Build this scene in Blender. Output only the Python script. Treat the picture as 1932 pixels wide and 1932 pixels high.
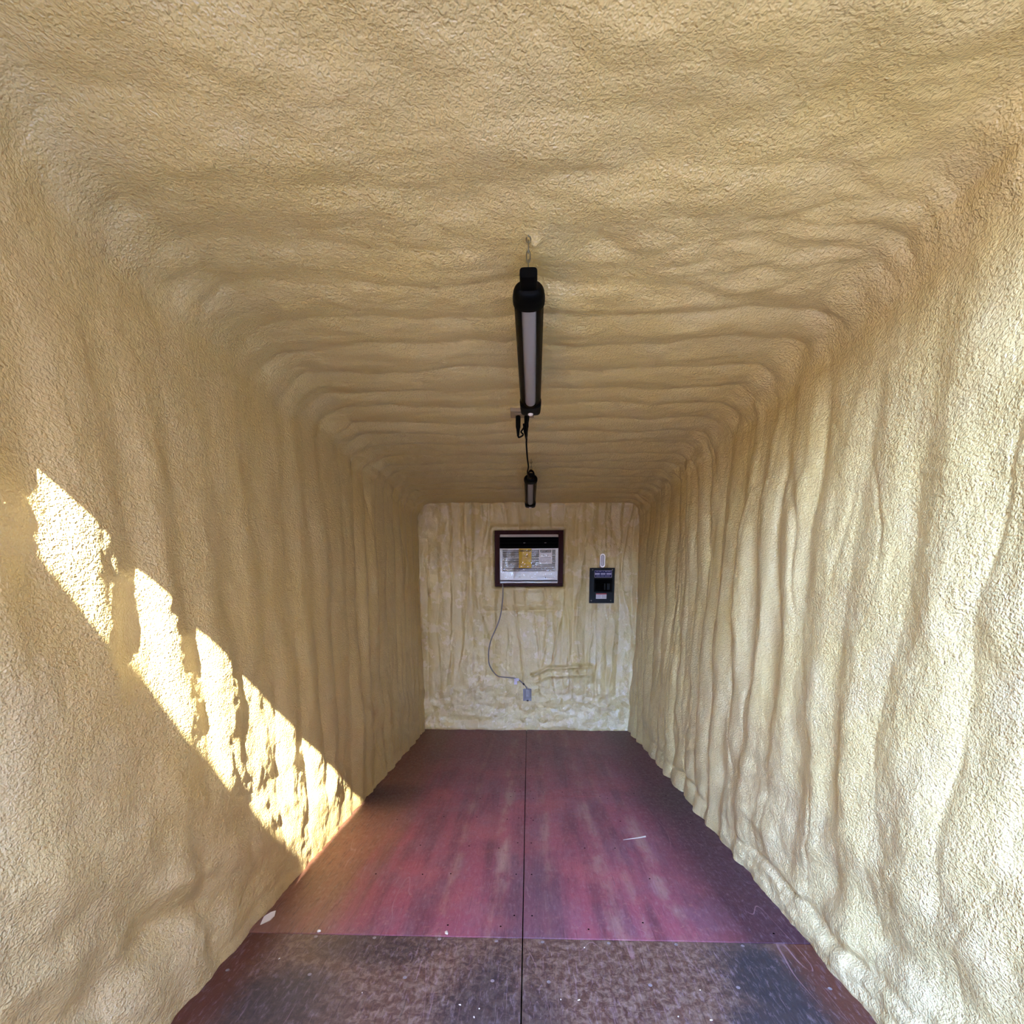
import bpy, bmesh, math, random
import numpy as np
from mathutils import Vector, Matrix

for o in list(bpy.data.objects):
    bpy.data.objects.remove(o)
random.seed(4)
scene = bpy.context.scene
COL = scene.collection
PI = math.pi

# ------------------------------------------------------------------ camera
# ultra-wide phone picture, cropped square from the top of a portrait frame
cam_d = bpy.data.cameras.new('camera')
cam = bpy.data.objects.new('camera', cam_d)
COL.objects.link(cam)
pit, yaw = math.radians(8.064), math.radians(1.847)
Fv = Vector((-math.sin(yaw) * math.cos(pit), math.cos(yaw) * math.cos(pit), -math.sin(pit)))
Rv = Vector((math.cos(yaw), math.sin(yaw), 0))
Uv = Rv.cross(Fv)
M = Matrix((Rv, Uv, -Fv)).transposed().to_4x4()
M.translation = Vector((0, 0, 1.274))
cam.matrix_world = M
cam_d.sensor_width = 36
cam_d.lens = 36 * 967 / 1932
cam_d.shift_y = 322 / 1932
cam_d.clip_start = 0.02
scene.camera = cam

# ------------------------------------------------------------------ sky, sun, exposure
SUN = Vector((-0.14, 1.0, -0.78)).normalized()          # direction the light travels
world = bpy.data.worlds.new('sky')
scene.world = world
world.use_nodes = True
wn = world.node_tree
bg = wn.nodes['Background']
sky = wn.nodes.new('ShaderNodeTexSky')
sky.sky_type = 'NISHITA'
sky.sun_disc = False
sky.sun_elevation = math.asin(-SUN.z)
sky.sun_rotation = math.atan2(-SUN.x, -SUN.y)
sky.dust_density = 0.15
sky.air_density = 1.0
tint = wn.nodes.new('ShaderNodeMix')
tint.data_type = 'RGBA'
tint.blend_type = 'MULTIPLY'
tint.inputs['Factor'].default_value = 1
tint.inputs['B'].default_value = (.90, 1.02, 1.50, 1)
wn.links.new(sky.outputs[0], tint.inputs['A'])
wn.links.new(tint.outputs['Result'], bg.inputs[0])
bg.inputs[1].default_value = 0.9
sd = bpy.data.lights.new('sun', 'SUN')
sd.energy = 17
sd.angle = math.radians(0.53)
sd.color = (1.0, 0.94, 0.84)
sun = bpy.data.objects.new('sun', sd)
COL.objects.link(sun)
sun.rotation_euler = SUN.to_track_quat('-Z', 'Y').to_euler()
sun.location = (2, -12, 12)

scene.view_settings.view_transform = 'Standard'
scene.view_settings.look = 'None'
scene.view_settings.gamma = 1
scene.view_settings.use_curve_mapping = False
scene.view_settings.exposure = 2.8
try:
    scene.cycles.max_bounces = 12
    scene.cycles.diffuse_bounces = 8
except Exception:
    pass

# ------------------------------------------------------------------ helpers
def mat(name, col=(.5, .5, .5), rough=.5, metal=0.0, spec=.5, alpha=1.0, trans=0.0):
    m = bpy.data.materials.new(name)
    m.use_nodes = True
    b = m.node_tree.nodes['Principled BSDF']
    b.inputs['Base Color'].default_value = (*col, 1)
    b.inputs['Roughness'].default_value = rough
    b.inputs['Metallic'].default_value = metal
    b.inputs['Specular IOR Level'].default_value = spec
    b.inputs['Transmission Weight'].default_value = trans
    b.inputs['Alpha'].default_value = alpha
    return m

class NT:
    """small node-building helper"""
    def __init__(s, m):
        s.t = m.node_tree
        s.b = s.t.nodes['Principled BSDF']
    def n(s, typ, **kw):
        nd = s.t.nodes.new(typ)
        for k, v in kw.items():
            if k.startswith('i_'):
                key = k[2:].replace('_', ' ')
                nd.inputs[int(key) if key.isdigit() else key].default_value = v
            else:
                setattr(nd, k, v)
        return nd
    def l(s, a, b):
        s.t.links.new(a, b)
    def math(s, op, a, b=None, c=None, clamp=False):
        nd = s.t.nodes.new('ShaderNodeMath')
        nd.operation = op
        nd.use_clamp = clamp
        for i, v in enumerate((a, b, c)):
            if v is None:
                continue
            if isinstance(v, (int, float)):
                nd.inputs[i].default_value = v
            else:
                s.l(v, nd.inputs[i])
        return nd.outputs[0]
    def mix(s, f, a, b, mode='MIX'):
        nd = s.t.nodes.new('ShaderNodeMix')
        nd.data_type = 'RGBA'
        nd.blend_type = mode
        for sock, v in ((nd.inputs['Factor'], f), (nd.inputs['A'], a), (nd.inputs['B'], b)):
            if isinstance(v, (int, float)):
                sock.default_value = v
            elif isinstance(v, tuple):
                sock.default_value = (*v, 1)
            else:
                s.l(v, sock)
        return nd.outputs['Result']
    def ss(s, v, lo, hi, a=0.0, b=1.0):
        nd = s.t.nodes.new('ShaderNodeMapRange')
        nd.interpolation_type = 'SMOOTHSTEP'
        s.l(v, nd.inputs['Value'])
        for k, x in zip(('From Min', 'From Max', 'To Min', 'To Max'), (lo, hi, a, b)):
            nd.inputs[k].default_value = x
        return nd.outputs[0]
    def coord(s, scale=(1, 1, 1), kind='Object'):
        tc = s.n('ShaderNodeTexCoord')
        mp = s.n('ShaderNodeMapping')
        mp.inputs['Scale'].default_value = scale
        s.l(tc.outputs[kind], mp.inputs['Vector'])
        return mp.outputs[0]
    def noise(s, vec, scale, detail=3, rough=.5, dist=0.0):
        nd = s.n('ShaderNodeTexNoise')
        nd.inputs['Scale'].default_value = scale
        nd.inputs['Detail'].default_value = detail
        nd.inputs['Roughness'].default_value = rough
        nd.inputs['Distortion'].default_value = dist
        s.l(vec, nd.inputs['Vector'])
        return nd.outputs['Fac']

def link(o, parent=None):
    COL.objects.link(o)
    if parent is not None:
        o.parent = parent
    return o

def tag(o, label=None, cat=None, group=None, kind=None):
    if label: o['label'] = label
    if cat: o['category'] = cat
    if group: o['group'] = group
    if kind: o['kind'] = kind
    return o

def empty(name, loc=(0, 0, 0)):
    o = bpy.data.objects.new(name, None)
    o.empty_display_size = .05
    o.location = loc
    return link(o)

def obj(name, bm, m, parent=None, smooth=False, angle=None):
    me = bpy.data.meshes.new(name)
    bmesh.ops.recalc_face_normals(bm, faces=bm.faces)
    bm.to_mesh(me)
    bm.free()
    if smooth:
        me.polygons.foreach_set('use_smooth', [True] * len(me.polygons))
        if angle:
            me.set_sharp_from_angle(angle=math.radians(angle))
    me.materials.append(m)
    o = bpy.data.objects.new(name, me)
    if parent is not None:                       # meshes are written in world metres
        p = parent
        off = Vector((0, 0, 0))
        while p is not None:
            off += p.location
            p = p.parent
        me.transform(Matrix.Translation(-off))
    return link(o, parent)

def box(bm, x0, x1, y0, y1, z0, z1, bev=0.0, seg=2):
    vs = bmesh.ops.create_cube(bm, size=1)['verts']
    bmesh.ops.scale(bm, vec=(x1 - x0, y1 - y0, z1 - z0), verts=vs)
    bmesh.ops.translate(bm, vec=((x0 + x1) / 2, (y0 + y1) / 2, (z0 + z1) / 2), verts=vs)
    if bev > 0:
        es = list({e for v in vs for e in v.link_edges})
        bmesh.ops.bevel(bm, geom=es, offset=bev, segments=seg, profile=.5, affect='EDGES')
    return bm

def mbox(*a, **k):
    return box(bmesh.new(), *a, **k)

def tube(bm, pts, r, n=10, cap=True, radii=None):
    pts = [Vector(p) for p in pts]
    rings = []
    up = Vector((0, 0, 1))
    prev = None
    for i, p in enumerate(pts):
        a = pts[max(i - 1, 0)]
        b = pts[min(i + 1, len(pts) - 1)]
        t = (b - a).normalized()
        if prev is None:
            s = t.cross(up if abs(t.z) < .9 else Vector((1, 0, 0))).normalized()
        else:
            s = (prev - t * prev.dot(t)).normalized()
        prev = s
        w = t.cross(s)
        rr = radii[i] if radii else r
        rings.append([bm.verts.new(p + (s * math.cos(2 * PI * k / n) + w * math.sin(2 * PI * k / n)) * rr) for k in range(n)])
    for i in range(len(rings) - 1):
        for k in range(n):
            bm.faces.new((rings[i][k], rings[i][(k + 1) % n], rings[i + 1][(k + 1) % n], rings[i + 1][k]))
    if cap:
        bm.faces.new(rings[0][::-1])
        bm.faces.new(rings[-1])
    return bm

def spline(pts, n=8):
    """Catmull-Rom through pts"""
    P = [Vector(p) for p in pts]
    P = [P[0] * 2 - P[1]] + P + [P[-1] * 2 - P[-2]]
    out = []
    for i in range(1, len(P) - 2):
        for k in range(n):
            t = k / n
            a, b, c, d = P[i - 1:i + 3]
            out.append(.5 * ((2 * b) + (c - a) * t + (2 * a - 5 * b + 4 * c - d) * t * t + (3 * b - a - 3 * c + d) * t ** 3))
    out.append(P[-2])
    return out

def loft(bm, rings, cap=True, closed=True):
    R = [[bm.verts.new(p) for p in r] for r in rings]
    n = len(R[0])
    for i in range(len(R) - 1):
        for k in range(n if closed else n - 1):
            bm.faces.new((R[i][k], R[i][(k + 1) % n], R[i + 1][(k + 1) % n], R[i + 1][k]))
    if cap:
        bm.faces.new(R[0][::-1])
        bm.faces.new(R[-1])
    return bm

def disc_y(bm, x, y0, y1, z, rx, rz, n=24):
    """elliptic plate facing -Y"""
    a = [(x + rx * math.cos(2 * PI * k / n), y0, z + rz * math.sin(2 * PI * k / n)) for k in range(n)]
    b = [(p[0], y1, p[2]) for p in a]
    return loft(bm, [a, b])

def text_part(name, s, size, loc, m, parent, bold=0.0, sx=1.0):
    """flat printed lettering facing -Y, loc is its centre"""
    cu = bpy.data.curves.new(name, 'FONT')
    cu.body = s
    cu.size = size
    cu.align_x = 'CENTER'
    cu.align_y = 'CENTER'
    cu.offset = bold
    cu.resolution_u = 2
    t = bpy.data.objects.new(name, cu)
    COL.objects.link(t)
    dg = bpy.context.evaluated_depsgraph_get()
    me = bpy.data.meshes.new_from_object(t.evaluated_get(dg))
    bpy.data.objects.remove(t)
    me.transform(Matrix.Translation(loc) @ Matrix.Rotation(PI / 2, 4, 'X') @ Matrix.Diagonal((sx, 1, 1, 1)))
    off = Vector((0, 0, 0))
    p = parent
    while p is not None:
        off += p.location
        p = p.parent
    me.transform(Matrix.Translation(-off))
    me.materials.clear()
    me.materials.append(m)
    o = bpy.data.objects.new(name, me)
    return link(o, parent)

# ------------------------------------------------------------------ numpy noise
_rng = np.random.RandomState(7)
_perm = np.concatenate([_rng.permutation(256)] * 3)
_g = np.stack([np.cos(np.arange(256) * 2 * PI / 256 * 37), np.sin(np.arange(256) * 2 * PI / 256 * 37)], 1)

def pn(x, y, seed=0):
    x = x + seed * 17.31
    y = y + seed * 9.77
    xi = np.floor(x).astype(int)
    yi = np.floor(y).astype(int)
    xf = x - xi
    yf = y - yi
    xi &= 255
    yi &= 255
    u = xf * xf * xf * (xf * (xf * 6 - 15) + 10)
    v = yf * yf * yf * (yf * (yf * 6 - 15) + 10)
    def g(a, b, dx, dy):
        h = _perm[_perm[xi + a] + yi + b]
        return _g[h, 0] * dx + _g[h, 1] * dy
    n00, n10 = g(0, 0, xf, yf), g(1, 0, xf - 1, yf)
    n01, n11 = g(0, 1, xf, yf - 1), g(1, 1, xf - 1, yf - 1)
    return 1.5 * ((n00 * (1 - u) + n10 * u) * (1 - v) + (n01 * (1 - u) + n11 * u) * v)

def fbm(x, y, seed=0, octv=3):
    s = 0
    a = 1.0
    for k in range(octv):
        s = s + a * pn(x * 2 ** k, y * 2 ** k, seed + k * 3)
        a *= .5
    return s

def sstep(a, b, x):
    t = np.clip((x - a) / (b - a), 0, 1)
    return t * t * (3 - 2 * t)

def gau(x, w):
    return np.exp(-(x / w) ** 2)

def grid_obj(name, P, N, m):
    """mesh from a grid of points P[i,j,3] with precomputed vertex normals"""
    a, b = P.shape[:2]
    idx = np.arange(a * b).reshape(a, b)
    q = np.stack([idx[:-1, :-1], idx[1:, :-1], idx[1:, 1:], idx[:-1, 1:]], -1).reshape(-1, 4)
    fn = np.cross(P[1:, :-1] - P[:-1, :-1], P[:-1, 1:] - P[:-1, :-1])
    if (fn * N[:-1, :-1]).sum() < 0:
        q = q[:, ::-1]
    me = bpy.data.meshes.new(name)
    me.vertices.add(a * b)
    me.vertices.foreach_set('co', P.reshape(-1).astype(np.float32))
    me.loops.add(q.size)
    me.loops.foreach_set('vertex_index', q.reshape(-1).astype(np.int32))
    me.polygons.add(len(q))
    me.polygons.foreach_set('loop_start', (np.arange(len(q)) * 4).astype(np.int32))
    me.polygons.foreach_set('loop_total', np.full(len(q), 4, np.int32))
    me.update(calc_edges=True)
    me.polygons.foreach_set('use_smooth', np.ones(len(q), bool))
    me.normals_split_custom_set_from_vertices(N.reshape(-1, 3))
    me.materials.append(m)
    return link(bpy.data.objects.new(name, me))

def grid_normals(P, inward):
    du = np.gradient(P, axis=0)
    dv = np.gradient(P, axis=1)
    n = np.cross(du, dv)
    n /= np.linalg.norm(n, axis=-1, keepdims=True) + 1e-12
    s = np.sign((n * inward).sum(-1, keepdims=True))
    s[s == 0] = 1
    return n * s

# ------------------------------------------------------------------ materials
def foam_material(name='spray_foam', r0=.32, r1=.44, bump=.0064):
    m = mat(name, (.72, .6, .36), .4, spec=.95)
    t = NT(m)
    v = t.coord()
    big = t.noise(v, 1.3, 3, .55)
    mid = t.noise(v, 6.0, 3, .6)
    c = t.mix(t.ss(big, .35, .65), (.66, .500, .195), (.648, .502, .222))
    c = t.mix(t.ss(mid, .40, .75, 0, .45), c, (.675, .53, .265))
    spk = t.noise(v, 14.0, 2, .5)
    c = t.mix(t.ss(spk, .73, .78, 0, .25), c, (.52, .42, .25))
    t.l(c, t.b.inputs['Base Color'])
    # leathery skin: small soft cells and wormy wrinkles
    vw = t.coord((1, 1, 1.25))
    n1 = t.noise(vw, 105, 1.0, .5, .5)
    n2 = t.noise(v, 240, 0.0, .5)
    strength = t.ss(t.noise(v, 2.2, 2, .5), .3, .7, .85, 1.1)
    h = t.math('ADD', t.math('MULTIPLY', n1, 1.0), t.math('MULTIPLY', n2, .30))
    bp = t.n('ShaderNodeBump')
    bp.inputs['Distance'].default_value = bump
    t.l(strength, bp.inputs['Strength'])
    t.l(h, bp.inputs['Height'])
    t.l(bp.outputs[0], t.b.inputs['Normal'])
    t.l(t.ss(mid, .3, .7, r0, r1), t.b.inputs['Roughness'])
    return m

def floor_material(name, front):
    m = mat(name, (.1, .03, .04), .5, spec=.28)
    t = NT(m)
    v = t.coord()
    sep = t.n('ShaderNodeSeparateXYZ')
    t.l(v, sep.inputs[0])
    X, Y = sep.outputs[0], sep.outputs[1]
    vs = t.coord((1, .09, 1))
    vg = t.coord((1, .03, 1))
    streak = t.noise(vs, 9, 4, .6)
    fine = t.noise(vg, 170, 3, .7)
    fib = t.noise(t.coord((1, .30, 1)), 75, 4, .75, .5)
    mott = t.noise(v, 34, 4, .7, .6)
    cloud = t.noise(v, 2.4, 3, .55)
    patch = t.noise(t.coord((1, .5, 1)), 5.5, 4, .65)
    if front:
        c = t.mix(t.ss(cloud, .38, .62), (0.106, 0.055, 0.033), (0.127, 0.066, 0.038))
        c = t.mix(t.ss(mott, .44, .64, 0, .85), c, (0.200, 0.131, 0.081))
        c = t.mix(t.ss(mott, .50, .30, 0, .65), c, (0.050, 0.020, 0.014))
        # old dark blue-black stains: right part, along the joint, left part
        st = None
        for (sx, sy, rx, ry, k) in ((.83, 1.66, .22, .30, .95), (.80, 1.42, .25, .25, .9), (-.13, 1.50, .20, .32, .62), (.02, 1.45, .12, .3, .5), (-.80, 1.50, .30, .22, .75), (-.62, 1.78, .3, .14, .5)):
            dx = t.math('DIVIDE', t.math('SUBTRACT', X, sx), rx)
            dy = t.math('DIVIDE', t.math('SUBTRACT', Y, sy), ry)
            d = t.math('SQRT', t.math('ADD', t.math('MULTIPLY', dx, dx), t.math('MULTIPLY', dy, dy)))
            d = t.math('ADD', d, t.math('MULTIPLY', t.math('SUBTRACT', cloud, .5), 1.3))
            d = t.math('ADD', d, t.math('MULTIPLY', t.math('SUBTRACT', mott, .5), .5))
            w = t.ss(d, 1.15, .35, 0, k)
            st = w if st is None else t.math('MAXIMUM', st, w)
        c = t.mix(st, c, (0.028, 0.025, 0.025))
        # red-brown worn strips along the walls
        ed = t.math('ADD', t.math('ABSOLUTE', t.math('ADD', X, .01)), t.math('MULTIPLY', t.math('SUBTRACT', mott, .5), .12))
        c = t.mix(t.ss(ed, .90, 1.05, 0, .85), c, (0.092, 0.024, 0.011))
    else:
        c = t.mix(t.ss(streak, .36, .62), (.150, .046, .052), (.262, .072, .082))
        c = t.mix(t.ss(patch, .45, .62, 0, .45), c, (.215, .105, .115))
        c = t.mix(t.ss(cloud, .45, .7, 0, .5), c, (0.378, 0.099, 0.090))
        # grey scuffed tracks running down the length
        tr = None
        for (sx, w, k) in ((-.13, .026, .6), (.10, .024, .45), (-.36, .018, .4), (.36, .030, .42), (.62, .024, .42), (.48, .014, .25)):
            d = t.math('ABSOLUTE', t.math('ADD', t.math('SUBTRACT', X, sx), t.math('MULTIPLY', t.math('SUBTRACT', cloud, .5), .06)))
            ww = t.math('MULTIPLY', t.math('MULTIPLY', t.ss(d, w * 2.2, w * .2), t.ss(streak, .36, .60, 0, k)), t.ss(patch, .40, .60))
            tr = ww if tr is None else t.math('MAXIMUM', tr, ww)
        c = t.mix(tr, c, (0.420, 0.291, 0.179))
        c = t.mix(t.ss(mott, .52, .78, 0, .4), c, (0.462, 0.241, 0.175))
        # dark soiled joint strip, dark right border, brown bare left border
        ce = t.math('ADD', t.math('ABSOLUTE', t.math('SUBTRACT', X, .01)), t.math('MULTIPLY', t.math('SUBTRACT', streak, .5), .2))
        c = t.mix(t.math('MULTIPLY', t.ss(ce, .16, .02, 0, .65), t.ss(Y, 2.9, 2.1)), c, (0.098, 0.060, 0.066))
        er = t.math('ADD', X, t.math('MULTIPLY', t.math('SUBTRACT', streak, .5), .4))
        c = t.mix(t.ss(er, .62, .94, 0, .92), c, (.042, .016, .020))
        el = t.math('ADD', X, t.math('MULTIPLY', t.math('SUBTRACT', streak, .5), .45))
        c = t.mix(t.ss(el, -.62, -.92, 0, .85), c, (0.209, 0.099, 0.052))
        c = t.mix(t.math('MULTIPLY', t.ss(el, -.60, -.90), t.ss(fine, .55, .66, 0, .8)), c, (0.045, 0.020, 0.014))
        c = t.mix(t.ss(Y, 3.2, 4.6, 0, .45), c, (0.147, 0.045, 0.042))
        dk = t.math('MULTIPLY', t.ss(t.math('ABSOLUTE', t.math('SUBTRACT', Y, 3.38)), .38, .05), t.ss(t.math('ABSOLUTE', X), .55, 1.0))
        c = t.mix(t.math('MULTIPLY', dk, .8), c, (0.053, 0.026, 0.025))
    c = t.mix(t.ss(fib, .50, .72, 0, .55), c, t.mix(.5, c, (.34, .25, .25)))
    c = t.mix(t.ss(fib, .46, .26, 0, .60), c, t.mix(.65, c, (.02, .010, .012)))
    # fine grain and pale hairline scratches
    c = t.mix(t.ss(fine, .60, .72, 0, .30), c, (.34, .22, .23))
    c = t.mix(t.ss(fine, .42, .28, 0, .45), c, (.020, .010, .012))
    wv = t.n('ShaderNodeTexNoise')
    wv.inputs['Scale'].default_value = 3.2
    wv.inputs['Detail'].default_value = 1
    t.l(t.coord((1.6, .35, 1)), wv.inputs['Vector'])
    line = t.math('ABSOLUTE', t.math('SUBTRACT', wv.outputs['Fac'], .5))
    c = t.mix(t.math('MULTIPLY', t.ss(line, .0024, .0004, 0, .5), t.ss(streak, .5, .6)), c, (.34, .20, .19))
    t.l(c, t.b.inputs['Base Color'])
    r = t.ss(mott, .3, .7, .36, .56)
    t.l(r, t.b.inputs['Roughness'])
    bp = t.n('ShaderNodeBump')
    bp.inputs['Strength'].default_value = .35
    bp.inputs['Distance'].default_value = .002
    t.l(t.math('ADD', fine, mott), bp.inputs['Height'])
    t.l(bp.outputs[0], t.b.inputs['Normal'])
    return m

FOAM = foam_material()
FOAM_END = foam_material('spray_foam_glossy', .17, .30, .0042)        # the end wall was sprayed smoother and shinier
M_FLOOR_FRONT = floor_material('plywood_weathered', True)
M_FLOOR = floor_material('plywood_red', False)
M_BLACK = mat('black_plastic', (.0012, .0012, .0012), .5, spec=.06)
M_RUBBER = mat('black_rubber', (.0012, .0012, .0012), .6, spec=.06)
M_SMOKE = mat('smoked_lens', (.02, .018, .012), .2, alpha=.24, spec=.12)
M_DIFF = mat('white_diffuser', (.88, .84, .83), .45, spec=.2)
M_STEEL = mat('zinc_steel', (.26, .25, .20), .32, metal=1)
M_CHROME = mat('bright_conduit_metal', (.95, .93, .88), .30, metal=.7)
M_MAROON = mat('maroon_frame_paint', (.030, .0016, .0022), .5, spec=.12)
M_ACW = mat('white_ac_plastic', (.60, .58, .58), .35)
M_ACG = mat('grey_louvre_plastic', (.62, .58, .54), .35)
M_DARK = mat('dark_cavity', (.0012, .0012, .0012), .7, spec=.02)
M_YEL = mat('yellow_paper', (.62, .38, .004), .5, spec=.2)
M_PAPER = mat('white_paper', (.66, .60, .60), .55)
M_INK = mat('black_ink', (.02, .015, .012), .6)
M_GREYINK = mat('grey_ink', (.30, .26, .27), .6)
M_BROWNINK = mat('brown_ink', (.35, .20, .02), .6)
M_FILM = mat('clear_film', (.9, .9, .92), .08)
_t = NT(M_FILM)
_lw = _t.n('ShaderNodeLayerWeight')
_lw.inputs['Blend'].default_value = .35
_tr = _t.n('ShaderNodeBsdfTransparent')
_gl = _t.n('ShaderNodeBsdfGlossy')
_gl.inputs['Roughness'].default_value = .12
_mx = _t.n('ShaderNodeMixShader')
_t.l(_t.math('ADD', _t.math('MULTIPLY', _lw.outputs['Fresnel'], .55), .02), _mx.inputs[0])
_t.l(_tr.outputs[0], _mx.inputs[1])
_t.l(_gl.outputs[0], _mx.inputs[2])
_t.l(_mx.outputs[0], [n for n in _t.t.nodes if n.type == 'OUTPUT_MATERIAL'][0].inputs[0])
M_BOX = mat('charcoal_enamel', (.0045, .0058, .0065), .45, spec=.15)
M_BLUE = mat('blue_label', (.012, .014, .085), .5, spec=.2)
M_LAV = mat('pale_label_field', (.42, .40, .60), .5)
M_RED = mat('red_print', (.30, .02, .02), .5)
M_CORD = mat('grey_cord', (.20, .17, .14), .5)
M_GREY = mat('grey_device_plastic', (.24, .22, .20), .45)
M_PLATE = mat('ceiling_plate_plastic', (.30, .22, .13), .55)
M_STEELDOOR = mat('container_paint', (.20, .05, .04), .5)
M_GROUND = mat('dry_ground', (.15, .105, .06), .9)
M_PAD = mat('added_pad_concrete', (.60, .51, .38), .9)
M_BUILD = mat('added_stack_paint', (.20, .10, .05), .7)
M_FENCE = mat('added_fence_boards', (.13, .085, .05), .8)
M_SCREW = mat('screw_metal', (.26, .22, .20), .45, metal=.5)
M_CRUMB = mat('foam_crumb', (.62, .55, .40), .6)
for _m, _s in ((M_GROUND, 3.0), (M_PAD, 4.0), (M_BUILD, 1.5), (M_STEELDOOR, 4.0)):
    _t = NT(_m)
    _c = tuple(_t.b.inputs['Base Color'].default_value)[:3]
    _t.l(_t.mix(_t.ss(_t.noise(_t.coord(), _s, 4, .6), .3, .7), tuple(x * .8 for x in _c), tuple(min(1, x * 1.15) for x in _c)), _t.b.inputs['Base Color'])

# ------------------------------------------------------------------ the foam-lined shell
XL, XR, ZC, RC = -1.115, 1.095, 2.345, .16
Y0S, Y1S = .37, 5.52
# cross-section: left wall up, cove, ceiling, cove, right wall down
prof = []
def seg_pts(a, b, n):
    return [(a[0] + (b[0] - a[0]) * k / n, a[1] + (b[1] - a[1]) * k / n) for k in range(n)]
TLx, TRx = XL - .03, XR + .04                       # the walls lean out a little towards the top
prof += seg_pts((XL, -.012), (TLx, ZC - RC), 60)
prof += [(TLx + RC - RC * math.cos(a), ZC - RC + RC * math.sin(a)) for a in np.linspace(0, PI / 2, 24)[:-1]]
prof += seg_pts((TLx + RC, ZC), (TRx - RC, ZC), 60)
prof += [(TRx - RC + RC * math.sin(a), ZC - RC + RC * math.cos(a)) for a in np.linspace(0, PI / 2, 24)[:-1]]
prof += seg_pts((TRx, ZC - RC), (XR, -.012), 60) + [(XR, -.012)]
prof = np.array(prof)
sl = np.concatenate([[0], np.cumsum(np.linalg.norm(np.diff(prof, axis=0), axis=1))])
NU = 860
uu = np.linspace(0, sl[-1], NU)
PX = np.interp(uu, sl, prof[:, 0])
PZ = np.interp(uu, sl, prof[:, 1])
tx = np.gradient(PX)
tz = np.gradient(PZ)
ln = np.hypot(tx, tz)
NXv, NZv = tz / ln, -tx / ln                         # points into the room
k = np.ones(9) / 9
NXv = np.convolve(np.pad(NXv, 4, mode='edge'), k, 'valid')
NZv = np.convolve(np.pad(NZv, 4, mode='edge'), k, 'valid')
yy = [Y0S]
while yy[-1] < Y1S:
    yy.append(yy[-1] + .0062 + .0009 * yy[-1])
yy = np.array(yy)
U, Y = np.meshgrid(uu, yy, indexing='ij')
Xb = np.repeat(PX[:, None], len(yy), 1)
Zb = np.repeat(PZ[:, None], len(yy), 1)
NX = np.repeat(NXv[:, None], len(yy), 1)
NZ = np.repeat(NZv[:, None], len(yy), 1)

def ridge(ph, sharp):
    return np.abs(np.sin(PI * ph)) ** sharp

# weights of wall-like and ceiling-like relief
wc = sstep(.30, .95, -NZ)
wall = 1 - wc
left = (Xb < 0).astype(float)
# --- walls: vertical ribs left by the corrugated steel, wandering and merging
warp = .055 * pn(Y * 1.3, Zb * 1.1, 1) + .030 * pn(Y * 3.4, Zb * 2.2, 2) + .014 * pn(Y * 8, Zb * 5, 3)
slow = .07 * pn(Y * .9 + 3, Zb * .25, 4)
phL = (Y - 1.175 - .055 * sstep(1.75, 1.45, Y) + .6 * warp + slow) / .247
phR = (Y - 1.335 + warp + slow) / .247
def ribs(ph, s1, z):
    """broad soft swellings near the door turning into creased ribs further in"""
    soft = .5 - .5 * np.cos(2 * PI * ph)
    hard = np.abs(np.sin(PI * ph)) ** .75
    kk = np.clip(.35 + .30 * (Y - 1.8) + .9 * pn(Y * 1.4, z * .9, s1), 0, 1)
    amp = np.clip(.72 + .75 * pn(np.floor(ph + .0) * .37 + .2, z * .8, s1 + 1), .15, 1.4)
    r = (soft * (1 - kk) + hard * kk) * amp
    # second set of creases that split some ribs
    r += .40 * sstep(2.0, 2.8, Y + .5 * (1 - left) - .8 * left) * np.abs(np.sin(PI * (ph * 2 + .3 + .5 * pn(Y * 1.5, z * 1.4, s1 + 2)))) ** .7 * np.clip(1.3 * pn(Y * 1.1, z * .7, s1 + 3) + .15, 0, 1)
    # thin wandering folds
    f = pn(Y * 3.4 + .35 * pn(Y * 2, z * 2.4, s1 + 4), z * .55, s1 + 5)
    r -= .38 * (1 - .75 * left * sstep(3.5, 3.1, Y)) * gau(f, .055) * np.clip(.3 + 1.5 * pn(Y * 1.7, z * 1.3, s1 + 6), 0, 1)
    return r
low = sstep(1.0, .12, Zb)
top = sstep(1.70, 2.12, Zb) * sstep(3.6, 2.2, Y)
AL = .0240 * (1 - .22 * sstep(1.6, 1.9, Y) * sstep(3.4, 3.0, Y)) * (1 + .35 * sstep(2.2, 3.4, Y)) * (1 - .45 * low) * (1 - .75 * top)
AR = .0315 * (1 + .30 * sstep(2.2, 3.4, Y)) * (1 - .40 * low) * (1 - .65 * top) * (.62 + .38 * sstep(1.3, 2.2, Y))
d_wall = left * AL * ribs(phL, 60, Zb) + (1 - left) * AR * ribs(phR, 80, Zb)
lump = fbm(Y * 1.5, Zb * 1.2 + 20 * left, 11, 3)
d_wall += .016 * lump * (.35 + .65 * sstep(.0, .4, Zb))
d_wall += low * (.042 + .016 * left) * (1 - .6 * left * sstep(1.5, 2.2, Y)) * (1 - .5 * (1 - left) * sstep(2.2, 3.4, Y)) * fbm(Y * 2.2 + Zb * 1.5, Zb * 2.6 + 11 * left, 14, 3) * sstep(.0, .30, Zb)
d_wall += .0040 * fbm(Y * 10, Zb * 7 + 7 * left, 18, 3)
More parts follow.
